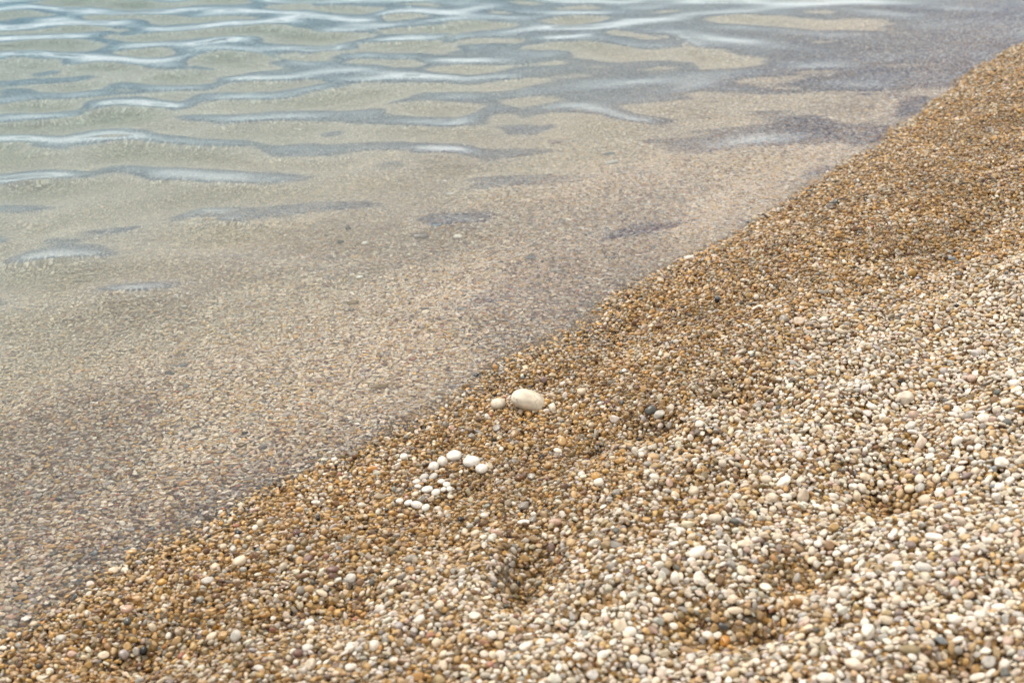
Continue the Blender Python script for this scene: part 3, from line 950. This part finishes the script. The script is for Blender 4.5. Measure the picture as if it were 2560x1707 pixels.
# a lower, moist layer; its dark wet tone paints shade into the gaps
step = .0088
lx, ly = np.meshgrid(np.arange(GX0 + .05, GX1 - .05, step), np.arange(GY0 + .05, 4.6, step))
lx = lx.ravel() + rng.uniform(-.45, .45, lx.size) * step
ly = ly.ravel() + rng.uniform(-.45, .45, ly.size) * step
k = in_view(lx, ly)
lx, ly = lx[k], ly[k]
k = rng.random(len(lx)) < np.clip((shore_s(lx, ly)[0] + 1.5) / 1.2, 0, 1)
lx, ly = lx[k], ly[k]
px_.append(lx); py_.append(ly); pr_.append(rng.uniform(.0042, .0062, len(lx)))
gx, gy, gr = np.concatenate(px_), np.concatenate(py_), np.concatenate(pr_)
ng = len(gx)
lower = np.arange(ng) >= top_n
gs, gu = shore_s(gx, gy)
gh = height(gx, gy)
# long, middle and short half axes
ga = gr * rng.uniform(1.0, 1.52, ng)
gb = gr * rng.uniform(.72, 1.05, ng)
gc = gr * rng.uniform(.46, .92, ng)
under = gh < 0.0
sunk = np.clip(-gh / .022, 0, 1)
gc = np.where(under, gc * .82, gc)
gz = gh + rng.normal(0, .0013, ng) * np.where(under, .5, 1) - np.where(gr < .0034, .0022, 0) - gc * .15 + np.where(rng.random(ng) < .12, .0022, 0) - np.where(lower, np.where(under, .0065, .0120), 0)
# slope-following normal, spread by random tilt
e_ = .02
nx_ = -(height(gx + e_, gy) - height(gx - e_, gy)) / (2 * e_)
ny_ = -(height(gx, gy + e_) - height(gx, gy - e_)) / (2 * e_)
tilt = np.where(rng.random(ng) < .18, .9, .33) * np.where(under, .6, 1)
nx_ = nx_ + rng.normal(0, 1, ng) * tilt
ny_ = ny_ + rng.normal(0, 1, ng) * tilt
rot_x = np.arctan2(-ny_, 1.0)
rot_y = np.arctan2(nx_, np.hypot(1.0, ny_))
rot_z = rng.uniform(0, 6.283, ng)

names = list(COL)
pal = np.array([COL[k] for k in names])
W_DRY = dict(white=32, cream=28, pale=14, tan=13, gold=5, orange=.5, brown=1.5, olive=1.0, grey=2.2, greywhite=6, bluegrey=.15, darkgrey=.3, black=.08, red=.2, maroon=.15, pink=1.6, lavender=.5, mauve=.6)
W_WET = dict(white=5, cream=15, pale=9, tan=30, gold=26, orange=2, brown=6, olive=4, grey=1.6, greywhite=2, bluegrey=.2, darkgrey=.5, black=.25, red=.25, maroon=.4, pink=.8, lavender=.2, mauve=.8)
W_SEA = dict(white=21, cream=27, pale=15, tan=18, gold=8, orange=1.0, brown=2.5, olive=2, grey=4, greywhite=5, bluegrey=.8, darkgrey=.9, black=.3, red=.8, maroon=1.2, pink=4, lavender=1, mauve=3)
W_MAU = dict(white=13, cream=15, pale=13, tan=13, gold=5, orange=1.2, brown=7, olive=2.5, grey=7, greywhite=8, bluegrey=2, darkgrey=2.5, black=.6, red=2.2, maroon=4, pink=7, lavender=4, mauve=10)
cum = [np.cumsum(np.array([w[k] for k in names]) / sum(w.values())) for w in (W_DRY, W_WET, W_SEA, W_MAU)]
gw = np.where(lower & ~under, 1.0, wet_and_shade(gx, gy))
mau = 1 / (1 + np.exp(-(wave_noise(gx, gy, .55, 10, 41, 2.2, SANG) - .35 + .3 * np.exp(-((gs + .32) / .2) ** 2)) / .25))
pick = rng.random(ng)
which = np.where(under, np.where(rng.random(ng) < mau, 3, 2), np.where(rng.random(ng) < gw, 1, 0))
ci = np.zeros(ng, int)
for q in range(4):
    m = which == q
    ci[m] = np.searchsorted(cum[q], pick[m])
ci = np.clip(ci, 0, len(names) - 1)
vary = np.where(which == 1, .66, .78)
gcol = pal[ci] * (vary + (1.12 - vary) * rng.random(ng))[:, None] * rng.normal(1, .018, (ng, 3))
wv = np.clip(gw * rng.uniform(.55, 1.0, ng), 0, 1) * (1 - sunk)
wv = wv * np.where(lower, 1, np.clip(.45 + gs / .22, .45, 1))              # less of the wet tone towards the very edge
dark_patch = 1 / (1 + np.exp(-(wave_noise(gx, gy, .24, 12, 51, 1.8, SANG) - .1) / .3)) * np.clip(gw * 1.2 - .2, 0, 1) * np.clip((gs - .08) / .15, 0, 1)
gcol = gcol * (1 - .20 * np.where(lower, 0, dark_patch))[:, None]                 # noise patches of darker tone within the wet band
offshore = np.clip((-gs - .3) / 1.8, 0, .6)[:, None]      # farther out colours even out and pale, a reflection veil painted in
gcol = gcol * (1 - .20 * (which == 3))[:, None]
deep = np.clip((-gs - .6) / 1.8, 0, 1)[:, None]
gcol = gcol * (1 - offshore) + (np.array([[.60, .50, .385]]) * (1 - deep) + np.array([[.78, .71, .62]]) * deep) * offshore
gcol = gcol * (1 + sunk[:, None] * np.array([[.26, .19, .11]]))     # stones lightened and warmed below the waterline
gcol = wet_colour(gcol, wv)
gcol = np.clip(gcol * np.minimum(1, .84 / gcol.max(1))[:, None], .012, .86)

pm = bpy.data.meshes.new('beach_pebbles')
pm.vertices.add(ng)
pm.vertices.foreach_set('co', np.stack([gx, gy, gz], -1).astype(np.float32).ravel())


def attr(name, typ, data, key):
    a_ = pm.attributes.new(name, typ, 'POINT')
    a_.data.foreach_set(key, np.ascontiguousarray(data).ravel())


attr('turn', 'FLOAT_VECTOR', np.stack([rot_x, rot_y, np.zeros(ng)], -1).astype(np.float32), 'vector')
attr('spin', 'FLOAT', rot_z.astype(np.float32), 'value')
attr('half', 'FLOAT_VECTOR', np.stack([ga, gb, gc], -1).astype(np.float32), 'vector')
attr('shape', 'INT', rng.integers(0, NPROTO, ng).astype(np.int32), 'value')
attr('tint', 'FLOAT_COLOR', np.concatenate([gcol, wv[:, None]], 1).astype(np.float32), 'color')

shapes = bpy.data.collections.new('stone_shapes')
for i, me in enumerate(protos_g):
    shapes.objects.link(bpy.data.objects.new(f'gravel_shape_{i:02d}', me))

gn = bpy.data.node_groups.new('scatter_pebbles', 'GeometryNodeTree')
gn.interface.new_socket('Geometry', in_out='INPUT', socket_type='NodeSocketGeometry')
gn.interface.new_socket('Geometry', in_out='OUTPUT', socket_type='NodeSocketGeometry')
n = gn.nodes.new
L = gn.links.new
gi, go = n('NodeGroupInput'), n('NodeGroupOutput')
m2p = n('GeometryNodeMeshToPoints')
L(gi.outputs[0], m2p.inputs['Mesh'])
cinfo = n('GeometryNodeCollectionInfo')
cinfo.inputs['Collection'].default_value = shapes
cinfo.inputs['Separate Children'].default_value = True
cinfo.inputs['Reset Children'].default_value = True
iop = n('GeometryNodeInstanceOnPoints')
L(m2p.outputs[0], iop.inputs['Points'])
L(cinfo.outputs[0], iop.inputs['Instance'])
iop.inputs['Pick Instance'].default_value = True


def named(nm, typ):
    a_ = n('GeometryNodeInputNamedAttribute')
    a_.data_type = typ
    a_.inputs['Name'].default_value = nm
    return a_.outputs['Attribute']


L(named('shape', 'INT'), iop.inputs['Instance Index'])
e2r = n('FunctionNodeEulerToRotation')
L(named('turn', 'FLOAT_VECTOR'), e2r.inputs[0])
aa = n('FunctionNodeAxisAngleToRotation')
aa.inputs['Axis'].default_value = (0, 0, 1)
L(named('spin', 'FLOAT'), aa.inputs['Angle'])
rr_ = n('FunctionNodeRotateRotation')
rr_.rotation_space = 'LOCAL'
L(e2r.outputs[0], rr_.inputs[0]); L(aa.outputs[0], rr_.inputs[1])
L(rr_.outputs[0], iop.inputs['Rotation'])
L(named('half', 'FLOAT_VECTOR'), iop.inputs['Scale'])
L(iop.outputs[0], go.inputs[0])
peb = obj('beach_pebbles', pm)
peb['kind'] = 'stuff'
peb['label'] = 'countless small golden, cream and white pebbles of the beach and sea bed'
peb['category'] = 'pebbles'
md = peb.modifiers.new('scatter', 'NODES')
md.node_group = gn

# ------------------------------------------------------------------ dry strands caught among the pebbles
def strand_material(name, c):
    m, t = new_mat(name)
    o = t.nodes.new('ShaderNodeOutputMaterial')
    b = t.nodes.new('ShaderNodeBsdfPrincipled')
    nz = t.nodes.new('ShaderNodeTexNoise'); nz.inputs['Scale'].default_value = 300
    cr = t.nodes.new('ShaderNodeValToRGB')
    cr.color_ramp.elements[0].color = (*[v * .6 for v in c], 1)
    cr.color_ramp.elements[1].color = (*[v * 1.3 for v in c], 1)
    t.links.new(nz.outputs['Fac'], cr.inputs[0])
    t.links.new(cr.outputs[0], b.inputs['Base Color'])
    t.links.new(b.outputs[0], o.inputs[0])
    b.inputs['Roughness'].default_value = .75
    return m


def tube(bm, pts, r0, r1, sides=5):
    rings = []
    for i, p in enumerate(pts):
        d = (pts[min(i + 1, len(pts) - 1)] - pts[max(i - 1, 0)]).normalized()
        u = d.cross(Vector((0, 0, 1)) if abs(d.z) < .9 else Vector((1, 0, 0))).normalized()
        w = d.cross(u)
        r = r0 + (r1 - r0) * i / (len(pts) - 1)
        rings.append([bm.verts.new(p + (u * math.cos(6.2832 * k / sides) + w * math.sin(6.2832 * k / sides)) * r) for k in range(sides)])
    for a_, b_ in zip(rings, rings[1:]):
        for k in range(sides):
            bm.faces.new((a_[k], a_[(k + 1) % sides], b_[(k + 1) % sides], b_[k]))
    bm.faces.new(rings[0][::-1]); bm.faces.new(rings[-1])


def strand(bm, pxs, rad, lift=.004, wob=.002):
    P = [Vector(at(*p)[0]) + Vector((0, 0, lift)) for p in pxs]
    pts = []
    for i in range(len(P) - 1):
        for q in range(5):
            t = q / 5
            pts.append(P[i].lerp(P[i + 1], t) + Vector(srng.normal(0, wob * .25, 3)) + Vector((0, 0, wob * math.sin(t * 3.14))))
    pts.append(P[-1])
    tube(bm, pts, rad, rad * .5)


def strand_thing(name, lines, rad, col_, label, cat, group=None):
    bm = bmesh.new()
    for ln in lines:
        strand(bm, ln, rad)
    me = bpy.data.meshes.new(name)
    bm.to_mesh(me); bm.free()
    me.polygons.foreach_set('use_smooth', [True] * len(me.polygons))
    o = obj(name, me, strand_material(name, col_))
    o['label'] = label; o['category'] = cat
    if group:
        o['group'] = group


strand_thing('dry_seaweed_tuft', [
    [(1250, 1415), (1256, 1430), (1262, 1446), (1274, 1470)], [(1244, 1432), (1254, 1440), (1268, 1452), (1280, 1462)],
    [(1262, 1412), (1260, 1432), (1250, 1452)], [(1240, 1448), (1258, 1452), (1272, 1440), (1282, 1424)],
    [(1232, 1425), (1246, 1436), (1258, 1462)], [(1270, 1418), (1266, 1440), (1270, 1466)]], .0009, (.10, .075, .04),
    'dark tangled tuft of dry weed on the gravel right of the big round grey pebble', 'seaweed')
strand_thing('dry_twig', [[(1567, 1446), (1588, 1438), (1600, 1432), (1614, 1424)]], .0011, (.14, .09, .05),
             'thin dark brown twig lying on pale gravel under a small white pebble', 'twig', 'twigs on the gravel')
strand_thing('dry_twig', [[(1489, 1467), (1512, 1464), (1526, 1459), (1536, 1455)]], .0010, (.34, .25, .14),
             'thin pale straw twig lying on gravel left of the dark twig', 'twig', 'twigs on the gravel')

# ------------------------------------------------------------------ focus on the large stone
big = STONES[0]
cam_data.dof.focus_distance = float(big['depth']) * 1.03
print('stones', len(STONES), 'pebbles', ng, 'focus', cam_data.dof.focus_distance)
